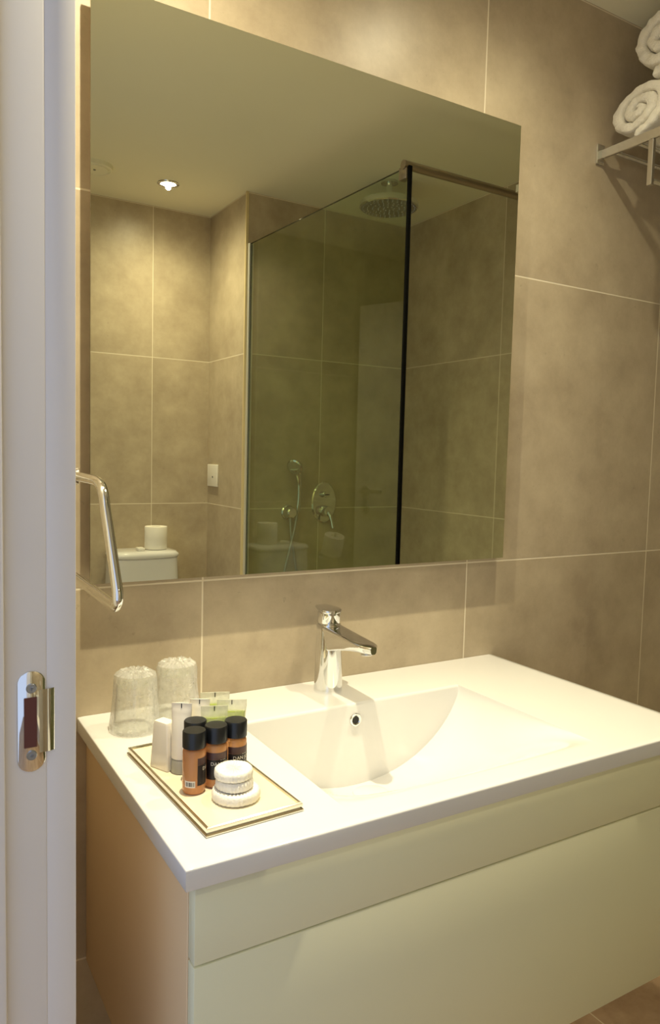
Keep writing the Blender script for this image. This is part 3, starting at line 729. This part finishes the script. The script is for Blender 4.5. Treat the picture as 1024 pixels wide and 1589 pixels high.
# ------------------------------------------------------------------ shower
ga = R(2.5)
gn_ = Vector((0.816, -0.61)); gf = Vector((0.776, YS+0.001)); gd = (gf-gn_); gl_ = gd.length; gang = math.atan2(gd.y, gd.x)
sc = thing('shower_screen', 'tall frameless tinted glass shower screen with a support bar, seen in the mirror', 'shower screen', (gn_.x, gn_.y, 0), gang)
zg = Z0+1.252
bm = bmesh.new(); box(bm, 0.001, gl_-0.004, -0.004, 0.004, 0.012, zg)
for f in bm.faces: f.material_index = 0 if abs(f.normal.y) > 0.5 else 1
pn = link('glass_pane', bm, [M['screen'], M['screenedge']], sc, smooth=False)
link('edge_seal', simple(-0.008, 0.0005, -0.006, 0.006, 0.012, zg, 0.001, 1), M['black'], sc)
bm = bmesh.new(); box(bm, gl_-0.016, gl_-0.001, -0.0095, -0.0045, 0.0, zg); box(bm, gl_-0.016, gl_-0.001, 0.0045, 0.0095, 0.0, zg); link('wall_channel', bm, M['channel'], sc)
link('floor_channel', simple(0.0, gl_-0.017, -0.009, 0.009, 0.0, 0.012), M['chrome'], sc)
bm = bmesh.new()
mi = Matrix.Rotation(-gang, 3, 'Z')
def loc2(x, y, z): v = mi @ Vector((x-gn_.x, y-gn_.y, 0)); return (v.x, v.y, z)
tube(bm, [loc2(0.80, -0.618, zg+0.004), loc2(XWR-0.001, -0.618, zg+0.004)], 0.0125, 18); link('support_bar', bm, M['bronze'], sc)
bm = bmesh.new(); tube(bm, [loc2(XWR-0.012, -0.618, zg+0.004), loc2(XWR-0.0005, -0.618, zg+0.004)], 0.022, 20); link('wall_flange', bm, M['bronze'], sc)
link('glass_clamp', simple(0.0, 0.034, -0.011, 0.011, zg-0.034, zg+0.002, 0.002), M['bronze'], sc)
rh = thing('rain_shower_head', 'round ceiling-mounted rain shower head, seen in the mirror through the glass', 'shower head', (1.157, -1.197, ZC))
bm = bmesh.new(); lathe(bm, [(0.032, 0), (0.032, -0.008), (0.012, -0.010), (0.012, -0.052), (0.018, -0.056), (0.018, -0.064)], seg=32); link('ceiling_arm', bm, M['chrome'], rh)
bm = bmesh.new(); lathe(bm, [(0.0, -0.062), (0.03, -0.064), (0.045, -0.070), (0.104, -0.073), (0.109, -0.078), (0.109, -0.094), (0.105, -0.098)], seg=64); link('rose', bm, M['chrome'], rh, angle=30)
bm = bmesh.new(); lathe(bm, [(0.105, -0.098), (0, -0.098)], seg=64)
for rr, n in ((0.02, 8), (0.04, 14), (0.06, 20), (0.08, 28), (0.097, 34)):
    for k in range(n):
        a = 2*math.pi*k/n; lathe(bm, [(0.0028, -0.0982), (0.0022, -0.1008), (0, -0.1010)], (rr*math.cos(a), rr*math.sin(a), 0), 6)
link('nozzle_plate', bm, M['satin'], rh)
mx = thing('shower_mixer', 'oval chrome shower mixer plate with lever, seen in the mirror through the glass', 'mixer', (1.140, YS, Z0+0.232))
bm = bmesh.new(); RX = Matrix.Rotation(R(-90), 4, 'X')
def oval(a, b, y): return [(a*math.cos(2*math.pi*k/48), y, b*math.sin(2*math.pi*k/48)) for k in range(48)]
loft(bm, [oval(0.061, 0.088, 0.0002), oval(0.061, 0.088, 0.004), oval(0.056, 0.083, 0.008)]); link('plate', bm, M['chrome'], mx)
bm = bmesh.new(); lathe(bm, [(0, 0.030), (0.012, 0.030), (0.014, 0.027), (0.014, 0.008)], (0.0, 0, 0.034), 24, RX); box(bm, -0.016, 0.016, 0.020, 0.030, 0.031, 0.037, 0.001); link('diverter_knob', bm, M['chrome'], mx)
bm = bmesh.new(); lathe(bm, [(0, 0.048), (0.020, 0.048), (0.023, 0.044), (0.025, 0.008)], (0.0, 0, -0.036), 32, RX); hb = link('mixer_knob', bm, M['chrome'], mx)
bm = bmesh.new(); tube(bm, spline([(0, 0.045, -0.04), (0.004, 0.060, -0.065), (0.008, 0.070, -0.105)]), [0.009]*8+[0.0065]*9, 14); link('lever', bm, M['chrome'], hb)
hs = thing('hand_shower', 'chrome hand shower with hanging hose left of the oval mixer plate', 'hand shower', (0.972, YS, Z0+0.188))
bm = bmesh.new(); lathe(bm, [(0, 0.050), (0.018, 0.050), (0.023, 0.046), (0.025, 0.010), (0.030, 0.006), (0.030, 0.0002)], (-0.006, 0, 0.005), 32, RX); link('wall_outlet', bm, M['chrome'], hs)
bm = bmesh.new(); tube(bm, spline([(0.022, 0.035, 0.005), (0.024, 0.045, 0.06), (0.020, 0.052, 0.125), (0.008, 0.060, 0.172), (-0.006, 0.068, 0.196)]), [0.0085]*16+[0.0085+0.0012*k for k in range(17)], 16)
dirv = Vector((-0.75, 0.5, -0.45)).normalized(); q = Vector((0, 0, 1)).rotation_difference(dirv).to_matrix().to_4x4()
lathe(bm, [(0, -0.012), (0.018, -0.010), (0.033, 0.004), (0.034, 0.012), (0.029, 0.016), (0, 0.016)], (-0.008, 0.070, 0.198), 32, q)
link('handset', bm, M['chrome'], hs)
bm = bmesh.new(); tube(bm, spline([(-0.006, 0.03, -0.018), (-0.004, 0.032, -0.07), (0.004, 0.034, -0.13), (0.020, 0.036, -0.22), (0.04, 0.038, -0.36), (0.03, 0.04, -0.50), (0.0, 0.042, -0.56), (-0.05, 0.044, -0.50), (-0.06, 0.044, -0.36), (-0.030, 0.040, -0.22), (-0.006, 0.038, -0.13), (0.012, 0.036, -0.06), (0.022, 0.035, 0.0)], 8), 0.0052, 12)
link('hose', bm, M['satin'], hs)
